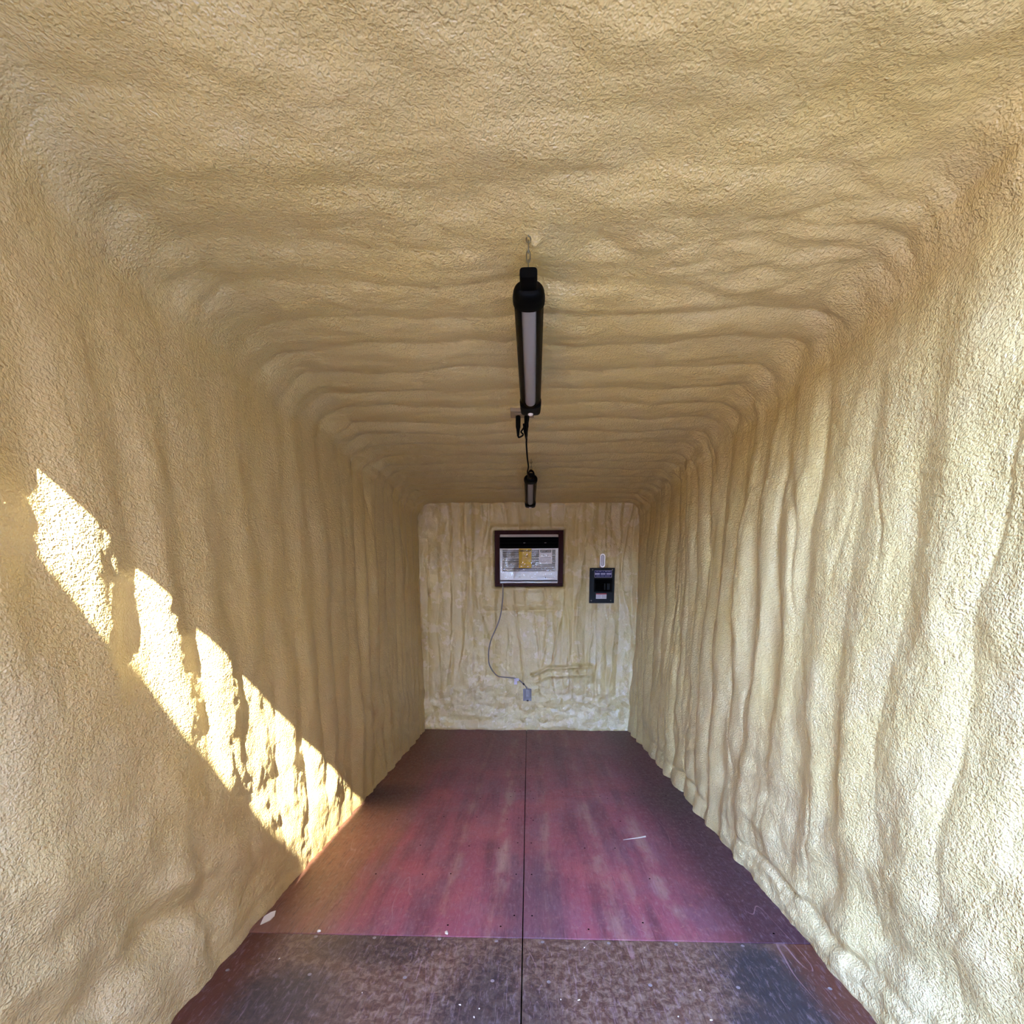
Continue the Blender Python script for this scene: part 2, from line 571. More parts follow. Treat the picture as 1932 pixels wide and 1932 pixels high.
# thin lip of foam along the floor with a fold above it
wob = .03 * pn(Y * 2.3, 3 + 8 * left, 21) + .012 * pn(Y * 8, 4 + 8 * left, 22)
d_wall += .006 * (1 - .8 * left) * gau(Zb - .03 - wob * .3, .030)
d_wall += .012 * fbm(Y * 7, Zb * 16 + 5 * left, 27, 3) * gau(Zb - .07, .08) * (1 - .6 * left) * sstep(3.2, 2.0, Y)
d_wall -= .022 * gau(Zb - .115 - wob, .022) * np.clip(.25 + 1.3 * pn(Y * 1.3, 5 + 6 * left, 23), 0, 1.3) * sstep(5.2, 3.2, Y) * (1 - left)
d_wall += (.006 * np.abs(pn(Y * 14, 2 + 5 * left, 24)) + .012 * np.clip(pn(Y * 5, 2 + 5 * left, 25), 0, 1)) * gau(Zb, .016)
# --- ceiling: cross ribs, wavy, dissolving into broad lumps near the door
cw = .050 * pn(Y * 1.8, Xb * 1.6, 31) + .030 * pn(Y * 4, Xb * 3.2, 32) + .010 * pn(Y * 8, Xb * 9, 33)
phC = (Y - 1.85 + cw) / .208
cA = .70 + .6 * pn(np.floor(phC) * .41 + .3, Xb * .8, 34)
ribC = ridge(phC, .8) * cA
near = sstep(2.1, 1.2, Y)
d_ceil = .023 * ribC * (1 - .78 * near)
d_ceil += .016 * fbm(Xb * 1.3, Y * 2.0, 36, 3) * (.6 + near)
# billowing lumps on the right half before the first lamp
billow = np.abs(pn(Xb * 2.3 + .5, Y * 5.5, 38)) + .5 * np.abs(pn(Xb * 5, Y * 11, 39))
d_ceil += .032 * (billow - .25) * gau(Y - 1.75, .33) * (.25 + .75 * sstep(-.35, .2, Xb))
d_ceil += .004 * fbm(Xb * 8, Y * 13, 40, 2)
d_ceil += .012 * gau(np.hypot(Xb + .0, (Y - 1.62) * 1.0), .10) + .018 * gau(np.hypot(Xb - .012, Y - 1.635), .018)
d_ceil += .010 * gau(np.hypot(Xb, Y - 2.95), .13) + .010 * gau(np.hypot(Xb - .01, Y - 3.62), .09)
D = wall * d_wall + wc * d_ceil
# cove: rippled, thicker, with a crease where the two sprayings meet
cove = gau(np.abs(NZ) - .7, .42) * sstep(.08, .5, np.abs(NX)) * sstep(.05, .4, np.abs(NZ))
D += cove * (.022 * fbm(Y * 2.2, U * 2.5, 44, 3) + .010 * np.abs(np.sin(PI * (Y + warp) / .247)))
crease = (U - (np.where(left > 0, sl[71], sl[154])) + .05 * pn(Y * 1.5, left * 9, 46) + .02 * pn(Y * 5, left * 9, 47))
D -= .010 * gau(crease, .018) * np.clip(.35 + pn(Y * 1.2, left * 5, 48), 0, 1)
D += .010 * np.clip(pn(Y * 7, U * 7, 49), 0, 1) * gau(crease - .03, .05)
# pebbled skin
D += (.0008 * pn(Y * 44, U * 40, 90) + .0008 * pn(Y * 27, U * 31, 91)) * (.6 + .8 * np.clip(.5 + pn(Y * 1.3, U * 1.1, 92), 0, 1))
P = np.stack([Xb + NX * D, Y, Zb + NZ * D], -1)
NRM = grid_normals(P, np.stack([NX, np.zeros_like(NX), NZ], -1))
i1 = int(np.searchsorted(uu, sl[71]))
i2 = int(np.searchsorted(uu, sl[154]))
for nm, a, b, lab in (('wall_left', 0, i1 + 1, 'cream spray-foam wall on the left with a diagonal stripe of sunlight'),
                      ('ceiling', i1, i2 + 1, 'rippled cream spray-foam ceiling with two hanging tube lights'),
                      ('wall_right', i2, NU, 'ribbed cream spray-foam wall on the right, brightly lit near the front')):
    tag(grid_obj(nm, P[a:b], NRM[a:b], FOAM), lab, kind='structure')

# --- back wall
bx = np.linspace(-1.22, 1.22, 270)
bz = np.linspace(-.012, 2.42, 270)
BX, BZ = np.meshgrid(bx, bz, indexing='ij')
bw = .03 * pn(BX * 3, BZ * 1.3, 51) + .012 * pn(BX * 8, BZ * 4, 52)
D = .022 * ridge((BX + bw) / .118, .7) * np.clip(.6 + .9 * pn(BX * 1.9, BZ * 1.0, 53), .1, 1.4) * sstep(.18, .5, BZ)
D += .012 * gau(pn(BX * 6 + bw * 8, BZ * .8, 61), .10) * sstep(.3, .6, BZ)
D += .014 * fbm(BX * 2.6, BZ * 2.2, 54, 3) + .008 * fbm(BX * 11, BZ * 7, 56, 3)
D += .016 * fbm(BX * 5, BZ * 8, 58, 3) * sstep(.75, .25, BZ)
# buried cable runs: from the socket to the right and up to the panel, a band below the air conditioner
band = .60 + .07 * sstep(.05, .22, BX) + .02 * sstep(.3, .6, BX)
D += .034 * gau(BZ - band, .020) * sstep(.01, .07, BX) * sstep(.70, .60, BX)
D += .020 * gau(BZ - band + .085, .020) * sstep(.02, .15, BX) * sstep(.70, .60, BX)
D += .012 * gau(BX - .70 - .01 * np.sin(BZ * 9), .018) * sstep(.62, .75, BZ) * sstep(1.4, 1.3, BZ)
D += .014 * gau(BZ - 1.325 - .03 * (BX * .5), .028) * sstep(-.50, -.42, BX) * sstep(.36, .28, BX)
D -= .012 * gau(BZ - 1.27 - .02 * (BX * .5), .014) * sstep(-.50, -.42, BX) * sstep(.36, .28, BX)
ring = np.hypot(BX + .42, (BZ - 1.31))
D -= .006 * gau(ring - .09, .012) * (BX < -.40)
# cut-out around the air conditioner: foam pushed into a low rim
ax = np.maximum(np.abs(BX) - .348, 0)
az = np.maximum(np.abs(BZ - 1.795) - .277, 0)
da = np.hypot(ax, az)
D += .014 * gau(da - .035, .022)
D = np.where(da < .004, -.02, D)
D += .016 * gau(BZ - .03, .04)
for ex, sg in ((XL - .01, -1), (XR + .01, 1)):
    D += .045 * np.exp(-np.abs(BX - ex) / .035) * sstep(2.2, 2.0, BZ) * .6
D += .05 * np.exp(-np.maximum(ZC - .03 - BZ, 0) / .04) * .6
BP = np.stack([BX, 5.385 - D, BZ], -1)
BN = grid_normals(BP, np.array([0, -1, 0.]))
tag(grid_obj('wall_back', BP, BN, FOAM_END), 'cream spray-foam end wall holding the air conditioner and the breaker panel', kind='structure')

# ------------------------------------------------------------------ floor of plywood sheets
fl = empty('floor', (0, 0, 0))
tag(fl, 'worn dark red plywood floor with a joint down the middle', kind='structure')
XS = -.018
sheets = []
rows = [(.30, 1.852, True), (1.852, 3.405, False), (3.405, 5.48, False)]
G = .0022
for (ya, yb, fr) in rows:
    for (xa, xb) in ((-1.24, XS), (XS, 1.24)):
        bm = mbox(xa + G, xb - G, ya + G * .7, yb - G * .7, -.028, 0 if not fr else -.0015, bev=.0012, seg=1)
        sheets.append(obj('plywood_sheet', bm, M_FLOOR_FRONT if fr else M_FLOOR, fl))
bm = mbox(-1.26, 1.26, .3, 5.5, -.10, -.03)
obj('cross_member_deck', bm, M_DARK, fl)

def screw_mesh(bm, x, y, r, z):
    n = 14
    prof_ = ((r, 0), (r * 1.02, .0012), (r * .80, .0018), (r * .62, .0008), (r * .0, .0006))
    rings = [[bm.verts.new((x + rr * math.cos(2 * PI * k / n), y + rr * math.sin(2 * PI * k / n), z + h)) for k in range(n)] for rr, h in prof_[:-1]]
    for a, b in zip(rings, rings[1:]):
        for k in range(n):
            bm.faces.new((a[k], a[(k + 1) % n], b[(k + 1) % n], b[k]))
    bm.faces.new(rings[-1])
    return bm
SCREWS = [(-1.071, 1.637), (-.768, 1.625), (-.428, 1.62), (-.12, 1.614), (.075, 1.615), (.423, 1.611), (.72, 1.609), (1.03, 1.614),
          (-.833, 1.835), (-.343, 1.835), (.315, 1.832), (.573, 1.832), (.826, 1.832), (-.60, 1.835), (-.12, 1.83), (.06, 1.83)]
sm = None
for (x, y) in SCREWS:
    par = sheets[0] if x < XS else sheets[1]
    if sm is None:
        o = obj('floor_screw', screw_mesh(bmesh.new(), 0, 0, .0068, 0), M_SCREW, None, smooth=True, angle=40)
        sm = o.data
        o.parent = par
    else:
        o = link(bpy.data.objects.new('floor_screw', sm), par)
    o.location = (x, y, -.0016)
# tiny sunken nail heads of the rear sheets
for si, (xa, xb, ya, yb) in ((2, (-1.0, -.1, 1.95, 3.35)), (3, (.06, 1.0, 1.95, 3.35)), (4, (-1.0, -.1, 3.45, 5.2)), (5, (.06, 1.0, 3.45, 5.2))):
    bm = bmesh.new()
    for gx in range(5):
        for gy in range(5):
            if random.random() < .45:
                continue
            x = xa + (xb - xa) * gx / 4 + random.uniform(-.06, .06)
            y = ya + (yb - ya) * gy / 4 + random.uniform(-.04, .04)
            bmesh.ops.create_cone(bm, cap_ends=True, segments=8, radius1=.0042, radius2=.0036, depth=.001, matrix=Matrix.Translation((x, y, .0004)))
    for x in (-.055, .02):
        if xa < 0 and x < XS or xa > 0 and x > XS:
            for y in np.arange(ya + .05, yb, .34):
                bmesh.ops.create_cone(bm, cap_ends=True, segments=8, radius1=.0042, radius2=.0036, depth=.001, matrix=Matrix.Translation((x, y, .0004)))
    tag(obj('nail_heads', bm, M_DARK, sheets[si]), kind='stuff')

# ------------------------------------------------------------------ door end of the container and the yard outside (behind the camera)
tag(obj('ground', mbox(-40, 40, -45, .29, -.35, -.14), M_GROUND), 'dry ground in front of the container', kind='structure')
tag(obj('trim_1', mbox(-1.25, 1.25, .26, .375, 2.335, 2.62, bev=.01), M_STEELDOOR), 'steel header over the door opening', kind='structure')
for i, (a, b) in enumerate(((-1.27, -1.13), (1.13, 1.27))):
    tag(obj('trim_%d' % (i + 2), mbox(a, b, .26, .375, -.14, 2.62, bev=.01), M_STEELDOOR), 'steel corner post of the door opening', kind='structure')

def container_door(name, hinge, ang, sgn, lab):
    """corrugated steel leaf swung out from its hinge"""
    root = empty(name, (0, 0, 0))
    tag(root, lab, kind='structure')
    ca, sa = math.cos(ang), math.sin(ang)
    def put(bm):
        bmesh.ops.transform(bm, matrix=Matrix.Translation(hinge) @ Matrix(((sgn * ca, sa * sgn * 0 + 0, 0, 0), (0, 1, 0, 0), (0, 0, 1, 0), (0, 0, 0, 1))) if False else
                            Matrix.Translation(hinge) @ Matrix.Rotation(-sgn * ang, 4, 'Z'), verts=bm.verts)
        return bm
    W, H = 1.14, 2.50 + .10
    pts = []
    n = 5
    for kx in range(n):
        x0 = W * kx / n
        for fx, dy in ((.0, 0), (.2, 0), (.35, .025), (.8, .025), (.95, 0)):
            pts.append((sgn * (x0 + fx * W / n), dy - .03))
    pts.append((sgn * W, -.03))
    bm = bmesh.new()
    loft(bm, [[(x, y, 0) for x, y in pts] + [(x, y - .004, 0) for x, y in pts[::-1]],
              [(x, y, H) for x, y in pts] + [(x, y - .004, H) for x, y in pts[::-1]]])
    bmesh.ops.translate(bm, vec=(0, 0, -.10), verts=bm.verts)
    obj('leaf_panel', put(bm), M_STEELDOOR, root)
    for (xa, xb, za, zb) in ((0, W, H - .20, H - .10), (0, W, -.10, 0), (0, .06, -.1, H - .1), (W - .06, W, -.1, H - .1)):
        obj('leaf_frame', put(mbox(min(sgn * xa, sgn * xb), max(sgn * xa, sgn * xb), -.05, .0, za, zb, bev=.004)), M_STEELDOOR, root)
    for xr in (.35, .85):
        obj('locking_rod', put(tube(bmesh.new(), [(sgn * xr, -.075, -.05), (sgn * xr, -.075, H - .15)], .017)), M_STEEL, root)
    return root
LD = math.radians(65.7)
container_door('door_1', (-1.15, .255, 0), LD, 1, 'left container door leaf standing open')
container_door('door_2', (1.15, .255, 0), math.radians(96), -1, 'right container door leaf swung wide open')
tag(obj('ground_added_pad', mbox(-3.0, 3.0, -2.6, .255, -.15, -.128, bev=.006), M_PAD), 'added pale concrete pad in front of the container, bounces light inside', kind='structure')  # pad added out of view to bounce light onto the near ceiling
# added stack of four containers, out of view, placed to shade the opening
for k in range(4):
    bd = empty('wall_added_stack', (0, 0, 0))
    tag(bd, 'added container of an unseen stack that blocks the sun', kind='structure')
    za = -.14 + k * 2.6
    xo = .0 if k < 3 else .38
    obj('steel_box', mbox(.235 + xo, 12.42 + xo, -8.44, -6.0, za, za + 2.59, bev=.01), M_BUILD, bd)
    for kx in range(44):
        obj('corrugation', mbox(.355 + xo + kx * .275, .465 + xo + kx * .275, -6.005, -5.97, za + .15, za + 2.45), M_BUILD, bd)

# added board fence, out of view, cuts off low sky on the left
fe = empty('wall_added_fence', (0, 0, 0))
tag(fe, 'added tall brown board fence that cuts off low sky light', kind='structure')
for kx in range(60):
    obj('fence_board', mbox(-24 + kx * .4, -24 + kx * .4 + .385, -13.03, -13.0, -.2, 3.3), M_FENCE, fe)

# ------------------------------------------------------------------ hanging tube lights
def ell(y, w, h, zc, n=28, p=2.0, xc=0.0):
    r = []
    for k in range(n):
        a = 2 * PI * k / n
        c, s = math.cos(a), math.sin(a)
        r.append((xc + math.copysign(abs(c) ** (2 / p), c) * w / 2, y, zc + math.copysign(abs(s) ** (2 / p), s) * h / 2))
    return r

def half_tube(bm, x, y0, y1, zc, rx, rz, a0, a1, n=16, thick=.0015):
    A = [(x + rx * math.cos(a), zc + rz * math.sin(a)) for a in np.linspace(a0, a1, n)]
    B = [(x + (rx - thick) * math.cos(a), zc + (rz - thick) * math.sin(a)) for a in np.linspace(a1, a0, n)]
    return loft(bm, [[(p[0], y0, p[1]) for p in A + B], [(p[0], y1, p[1]) for p in A + B]])

def tube_light(name, x0, ya, x1, yb, z, label, neck=True):
    """lamp running along Y from near end ya to far end yb"""
    root = empty(name, (x0, ya, z))
    tag(root, label, 'light', 'hanging tube lights')
    xc = 0
    W = .094
    L = yb - ya
    parts = []
    def add(nm, bm, m, smooth=True, ang=35, par=None):
        # shear slightly in x so that the lamp hangs a touch askew, then move into place
        for v in bm.verts:
            v.co.x += (x1 - x0) * v.co.y / L
            v.co += Vector((x0, ya, z))
        return obj(nm, bm, m, par or root, smooth=smooth, angle=ang)
    b0, b1 = .125, L - .075
    # near end cap: flat neck, rounded shoulders, rim
    bm = bmesh.new()
    rings = [ell(0.0, .048, .026, .006, p=5), ell(.006, .051, .030, .006, p=5), ell(.060, .051, .030, .006, p=5)]
    for t in np.linspace(0, 1, 8):
        w = .055 + (W + .002 - .055) * math.sin(t * PI / 2)
        rings.append(ell(.062 + .040 * (1 - math.cos(t * PI / 2)), w, .034 + .028 * math.sin(t * PI / 2), .002, p=2.4))
    rings += [ell(.108, W + .005, .064, .002, p=2.4), ell(.131, W + .005, .064, .002, p=2.4)]
    loft(bm, rings)
    add('end_cap', bm, M_BLACK)
    # far end cap with a round white inspection window
    bm = bmesh.new()
    loft(bm, [ell(b1 - .012, W + .004, .062, .002, p=3), ell(b1 + .03, W + .004, .062, .002, p=3), ell(b1 + .07, W, .060, .002, p=4), ell(L, W - .004, .056, .002, p=5)])
    cap2 = add('end_cap', bm, M_BLACK)
    bm = bmesh.new()
    bmesh.ops.create_uvsphere(bm, u_segments=16, v_segments=8, radius=1)
    bmesh.ops.scale(bm, vec=(.0125, .018, .006), verts=bm.verts)
    bmesh.ops.translate(bm, vec=(0, L - .022, -.0285), verts=bm.verts)
    add('cap_button', bm, M_DIFF, par=cap2)
    # black tray, smoked lens, two rails, white diffuser tube
    bm = bmesh.new()
    half_tube(bm, 0, b0, b1, .004, W / 2 - .001, .026, 0, PI, thick=.003)
    add('tray', bm, M_BLACK)
    bm = bmesh.new()
    half_tube(bm, 0, b0, b1, .004, W / 2 - .002, .032, PI, 2 * PI)
    add('lens', bm, M_SMOKE)
    for s in (-1, 1):
        bm = box(bmesh.new(), s * .029 - .004, s * .029 + .004, b0, b1, -.012, .020)
        add('rail', bm, M_BLACK, smooth=False)
    bm = bmesh.new()
    rr = [ell(b0, .048, .040, .001)] + [ell(b1 - .02, .048, .040, .001)]
    for t in np.linspace(.15, 1, 7):
        c = math.cos(t * PI / 2)
        rr.append(ell(b1 - .02 + .022 * math.sin(t * PI / 2), max(.048 * c, .002), max(.040 * c, .002), .001))
    loft(bm, rr)
    add('diffuser', bm, M_DIFF)
    return root

ZL = 2.215
lamp1 = tube_light('hanging_tube_light', -.005, 1.60, .005, 2.59, ZL, 'large black-capped tube light hanging nearest the front of the ceiling')
lamp2 = tube_light('hanging_tube_light', .010, 3.80, .010, 4.81, ZL, 'small-looking far tube light hanging deep inside near the end wall')

def torus_link(bm, c, rx, rz, r, axis):
    pts = []
    n = 20
    for k in range(n + 1):
        a = 2 * PI * k / n
        u = rx * math.cos(a)
        w = rz * math.sin(a)
        pts.append((c[0] + (u if axis == 'x' else 0), c[1] + (u if axis == 'y' else 0), c[2] + w))
    return tube(bm, pts, r, n=8, cap=False)

def chain(x, y, ztop, zbot, n, label, hook=True):
    root = empty('hanging_chain', (x, y, ztop))
    tag(root, label, 'chain', 'chains holding the tube lights')
    # hook: shank out of the foam and an open eye
    hk = []
    hk += [(x, y, ztop + .02), (x, y, ztop - .016)]
    for a in np.linspace(PI / 2, -PI * 1.2, 14):
        hk.append((x + .0065 * math.cos(a), y, ztop - .024 + .008 * math.sin(a)))
    obj('screw_hook', tube(bmesh.new(), hk, .0019, n=8), M_STEEL, root, smooth=True)
    z0 = ztop - .030
    step = (z0 - zbot) / n
    for k in range(n):
        obj('chain_link', torus_link(bmesh.new(), (x, y, z0 - step * (k + .5)), .0055, step * .5 + .0035, .0018, 'x' if k % 2 else 'y'), M_STEEL, root, smooth=True)
    return root
chain(-.0055, 1.615, 2.338, 2.232, 3, 'short steel chain with hook above the neck of the nearest tube light')
chain(.012, 3.815, 2.335, 2.232, 3, 'short steel chain above the far tube light')

# ------------------------------------------------------------------ ceiling outlet with its plugs and cords
co = empty('ceiling_outlet', (-.04, 2.95, 2.318))
tag(co, 'pale rectangular outlet plate on the ceiling behind the nearest tube light', 'outlet')
obj('plate', mbox(-.103, .024, 2.90, 3.00, 2.320, 2.350, bev=.003), M_PLATE, co)
for x in (-.062, -.017):
    obj('receptacle', mbox(x - .016, x + .016, 2.93, 2.985, 2.3165, 2.321, bev=.001), M_PLATE, co)

def plug(bm, x, y, zt, zb, r=.0125):
    return tube(bm, [(x, y, zt), (x, y, zt - .004), (x, y, zt - (zt - zb) * .55), (x, y, zt - (zt - zb) * .62), (x, y, zb)], r, n=14,
                radii=[r * .8, r, r * .97, r * .8, r * .45])
def cord(pts, r=.0032, n=8):
    return tube(bmesh.new(), spline(pts, n), r, n=8)

pc1 = empty('lamp_power_cord', (-.017, 2.95, 2.305))
tag(pc1, 'black power cord dropping from the far end of the nearest tube light', 'cord')
obj('plug', plug(bmesh.new(), -.017, 2.955, 2.3165, 2.215), M_RUBBER, pc1, smooth=True, angle=40)
obj('lead', cord([(-.017, 2.955, 2.222), (-.016, 2.93, 2.196), (-.014, 2.84, 2.180), (-.012, 2.74, 2.190), (-.006, 2.66, 2.200), (-.006, 2.59, 2.210)], .0045), M_RUBBER, pc1, smooth=True)
pc2 = empty('looped_power_cord', (-.062, 2.95, 2.305))
tag(pc2, 'black plug hanging leftmost from the ceiling plate with a kinked loop of cord', 'cord')
obj('plug', plug(bmesh.new(), -.062, 2.955, 2.3165, 2.212, .0135), M_RUBBER, pc2, smooth=True, angle=40)
obj('lead', cord([(-.062, 2.955, 2.218), (-.058, 2.957, 2.207), (-.038, 2.960, 2.217), (-.036, 2.962, 2.226), (-.046, 2.970, 2.238), (-.040, 2.980, 2.252), (-.030, 2.992, 2.272)], .0042), M_RUBBER, pc2, smooth=True)
obj('inline_connector', tube(bmesh.new(), [(-.030, 2.992, 2.290), (-.022, 3.00, 2.25), (-.016, 3.015, 2.215)], .009, n=12, radii=[.008, .0105, .005]), M_RUBBER, pc2, smooth=True, angle=40)
def onc(px_, y, z): return (px_, y, z)
obj('lead', cord([(-.016, 3.015, 2.217), (-.017, 3.06, 2.195), (-.012, 3.18, 2.160), (-.006, 3.30, 2.145), (-.012, 3.42, 2.140), (-.002, 3.56, 2.150), (.006, 3.68, 2.165), (.013, 3.735, 2.185), (.022, 3.755, 2.19)], .0045), M_RUBBER, pc2, smooth=True)
cw2 = bmesh.new()
cp = []
for k in range(46):
    a = k / 45 * 2 * PI * 3.2
    cp.append((.012 + .022 * math.cos(a) * (1 - .3 * k / 45), 3.765 + .015 * k / 45 + .008 * math.sin(a * .7), 2.212 + .026 * math.sin(a) + .012 * k / 45))
obj('coiled_slack', tube(cw2, cp, .0048, n=8), M_RUBBER, pc2, smooth=True)

# ------------------------------------------------------------------ air conditioner in its maroon frame
AY = 5.372                                            # foam face
fr = empty('maroon_frame', (0, 5.36, 1.517))
tag(fr, 'maroon painted frame let into the end wall around the air conditioner', 'frame')
FX0, FX1, FZ0, FZ1 = -.348, .348, 1.517, 2.072
for (a, b, c, d) in ((FX0, FX1, 2.034, FZ1), (FX0, FX1, FZ0, 1.542), (FX0, -.298, 1.542, 2.034), (.298, FX1, 1.542, 2.034)):
    obj('frame_rail', mbox(a, b, 5.352, 5.46, c, d, bev=.003), M_MAROON, fr)

ac = empty('window_air_conditioner', (0, 5.36, 1.546))
tag(ac, 'white window air conditioner with black top vent, louvred grille and two paper labels', 'air conditioner')
obj('housing', mbox(-.296, .296, 5.345, 5.47, 1.546, 2.030, bev=.004), M_ACW, ac)
yf = 5.318
# top strip
bm = bmesh.new()
loft(bm, [[(-.292, 5.335, 2.030), (.284, 5.335, 2.030), (.284, 5.35, 2.030), (-.292, 5.35, 2.030)], [(-.296, yf, 2.003), (.296, yf, 2.003), (.296, 5.35, 2.003), (-.296, 5.35, 2.003)]])
obj('top_edge', bm, M_ACW, ac)
# black discharge vent with vanes
vent = obj('discharge_vent', mbox(-.295, .295, 5.333, 5.35, 1.891, 2.003), M_DARK, ac)
for k in range(3):
    obj('vane', mbox(-.292, .292, 5.322, 5.334, 1.912 + k * .033, 1.916 + k * .033, bev=.001, seg=1), M_BLACK, vent)
for x in (-.047, .165):
    obj('vane_tab', mbox(x - .010, x + .010, 5.318, 5.324, 1.942, 1.948, bev=.001, seg=1), M_GREYINK, vent)
# front panel: frame round the grille, lower skirt
for (a, b, c, d) in ((-.296, -.268, 1.665, 1.891), (.268, .296, 1.665, 1.891), (-.268, .268, 1.880, 1.891)):
    obj('front_panel', mbox(a, b, yf, 5.35, c, d, bev=.002), M_ACW, ac)
obj('skirt', mbox(-.296, .293, yf, 5.35, 1.574, 1.665, bev=.003), M_ACW, ac)
obj('bottom_strip', mbox(-.294, .290, yf + .006, 5.35, 1.548, 1.564, bev=.002), M_ACW, ac)
obj('shadow_gap', mbox(-.293, .290, yf + .012, 5.35, 1.564, 1.574), M_DARK, ac)
obj('grille_back', mbox(-.268, .268, 5.338, 5.35, 1.665, 1.880), M_DARK, ac)
bm = bmesh.new()
for k in range(17):
    z = 1.672 + k * .0126
    loft(bm, [[(x, 5.321, z), (x, 5.335, z + .004), (x, 5.335, z + .006), (x, 5.321, z + .0048)] for x in (-.268, .268)])
tag(obj('louvres', bm, M_ACG, ac), 'grey horizontal louvres', kind='stuff')
# yellow energy label
yl = 5.313
e = obj('energy_label', mbox(-.102, .025, yl, yl + .002, 1.697, 1.889), M_YEL, ac)
text_part('label_print', 'ENERGYGUIDE', .0235, (-.038, yl - .0006, 1.866), M_INK, e, bold=.0007, sx=.74)
text_part('label_print', 'Usage', .022, (-.030, yl - .0006, 1.815), M_INK, e, sx=1.0)
text_part('label_print', '700', .020, (-.036, yl - .0006, 1.760), M_BROWNINK, e, sx=1.0)
bm = bmesh.new()
for k in range(3):
    box(bm, -.092, .012, yl - .0005, yl, 1.728 - k * .011, 1.733 - k * .011)
for k in range(2):
    box(bm, -.070, .004, yl - .0005, yl, 1.795 - k * .012, 1.7975 - k * .012)
obj('label_lines', bm, M_BROWNINK, e)
# white rating label
e = obj('rating_label', mbox(.102, .233, yl, yl + .002, 1.740, 1.884), M_PAPER, ac)
obj('label_bar', mbox(.114, .224, yl - .0006, yl, 1.850, 1.875), M_INK, e)
text_part('label_print', 'ENERGY GUIDE', .016, (.169, yl - .0012, 1.8625), M_PAPER, e, sx=.85)
text_part('label_print', '11.0', .030, (.170, yl - .0006, 1.818), M_INK, e, sx=1.05)
obj('label_line', mbox(.110, .226, yl - .0006, yl, 1.795, 1.799), M_INK, e)
bm = bmesh.new()
for k in range(4):
    box(bm, .112, .224 - .02 * (k % 2), yl - .0005, yl, 1.781 - k * .009, 1.7835 - k * .009)
obj('label_lines', bm, M_GREYINK, e)
# maker's mark: a small black emblem and a line of tiny lettering
bm = bmesh.new()
loft(bm, [[(.163, yf - .001, 1.607), (.172, yf - .001, 1.607), (.174, yf - .001, 1.600), (.170, yf - .001, 1.590), (.168, yf - .001, 1.590), (.167, yf - .001, 1.600)],
          [(.163, yf, 1.607), (.172, yf, 1.607), (.174, yf, 1.600), (.170, yf, 1.590), (.168, yf, 1.590), (.167, yf, 1.600)]])
obj('maker_emblem', bm, M_INK, ac)
bm = bmesh.new()
for k in range(11):
    h = .005 + .003 * ((k * 7) % 3 == 0)
    box(bm, .186 + k * .0072, .1905 + k * .0072, yf - .0008, yf, 1.5965, 1.5965 + h)
obj('maker_lettering', bm, M_GREYINK, ac)
# loose protective film, wrinkled, over the left and lower part
fx = np.linspace(-.288, .285, 60)
fz = np.linspace(1.590, 1.886, 44)
FX, FZ = np.meshgrid(fx, fz, indexing='ij')
FD = .006 + .010 * np.abs(pn(FX * 7, FZ * 7, 71)) + .006 * np.abs(pn(FX * 17, FZ * 15, 72)) + .012 * gau(FX + .11 - (FZ - 1.75) * .05, .02)
FP = np.stack([FX + .006 * pn(FX * 4, FZ * 9, 73), 5.311 - FD, FZ - .03 * (pn(FX * 5, FZ * 0 + 3, 74)) * (FZ < 1.60)], -1)
fo = grid_obj('protective_film', FP, grid_normals(FP, np.array([0, -1, 0.])), M_FILM)
fo.data.transform(Matrix.Translation(-Vector((0, 5.36, 1.546))))
fo.parent = ac
fo['label'] = 'clear wrinkled protective film'

# power cord down the wall to its socket
CP = [(-.268, 1.541), (-.265, 1.464), (-.269, 1.373), (-.287, 1.24), (-.323, 1.12), (-.366, 1.027), (-.395, .956), (-.414, .869), (-.418, .768), (-.408, .703), (-.368, .631), (-.318, .587), (-.253, .575), (-.151, .566), (-.101, .548), (-.05, .504), (-.017, .464)]
pcord = empty('ac_power_cord', (-.268, 5.338, 1.541))
tag(pcord, 'grey power cord curving down the end wall from the air conditioner', 'cord')
obj('lead', tube(bmesh.new(), spline([(x, 5.338 + .002 * math.sin(z * 20), z) for x, z in CP], 6), .0062, n=10), M_CORD, pcord, smooth=True)
obj('plug', mbox(-.036, .014, 5.318, 5.352, .355, .452, bev=.008, seg=3), M_GREY, pcord, smooth=True, angle=40)
obj('plug_button', disc_y(bmesh.new(), -.011, 5.314, 5.32, .385, .008, .008), M_GREYINK, pcord)
obj('strain_relief', tube(bmesh.new(), [(-.022, 5.338, .475), (-.012, 5.336, .452), (-.010, 5.336, .44)], .009, n=10, radii=[.007, .010, .011]), M_GREY, pcord, smooth=True)
obj('cord_band', tube(bmesh.new(), [(-.058, 5.337, .512), (-.044, 5.337, .497)], .009, n=10), M_INK, pcord)
bm = mbox(-.150, -.118, 5.325, 5.3265, .500, .562)
box(bm, -.136, -.100, 5.326, 5.3275, .536, .566)
obj('cord_tag', bm, M_PAPER, pcord)

so = empty('wall_socket', (-.011, 5.36, .387))
tag(so, 'small grey socket box low on the end wall where the cord plugs in', 'socket')
obj('box', mbox(-.053, .031, 5.350, 5.40, .325, .449, bev=.004), M_GREY, so)
obj('cover_plate', mbox(-.055, .033, 5.345, 5.352, .323, .451, bev=.002), M_GREY, so)
obj('lower_port', mbox(-.018, .004, 5.342, 5.347, .318, .334, bev=.002), M_INK, so)

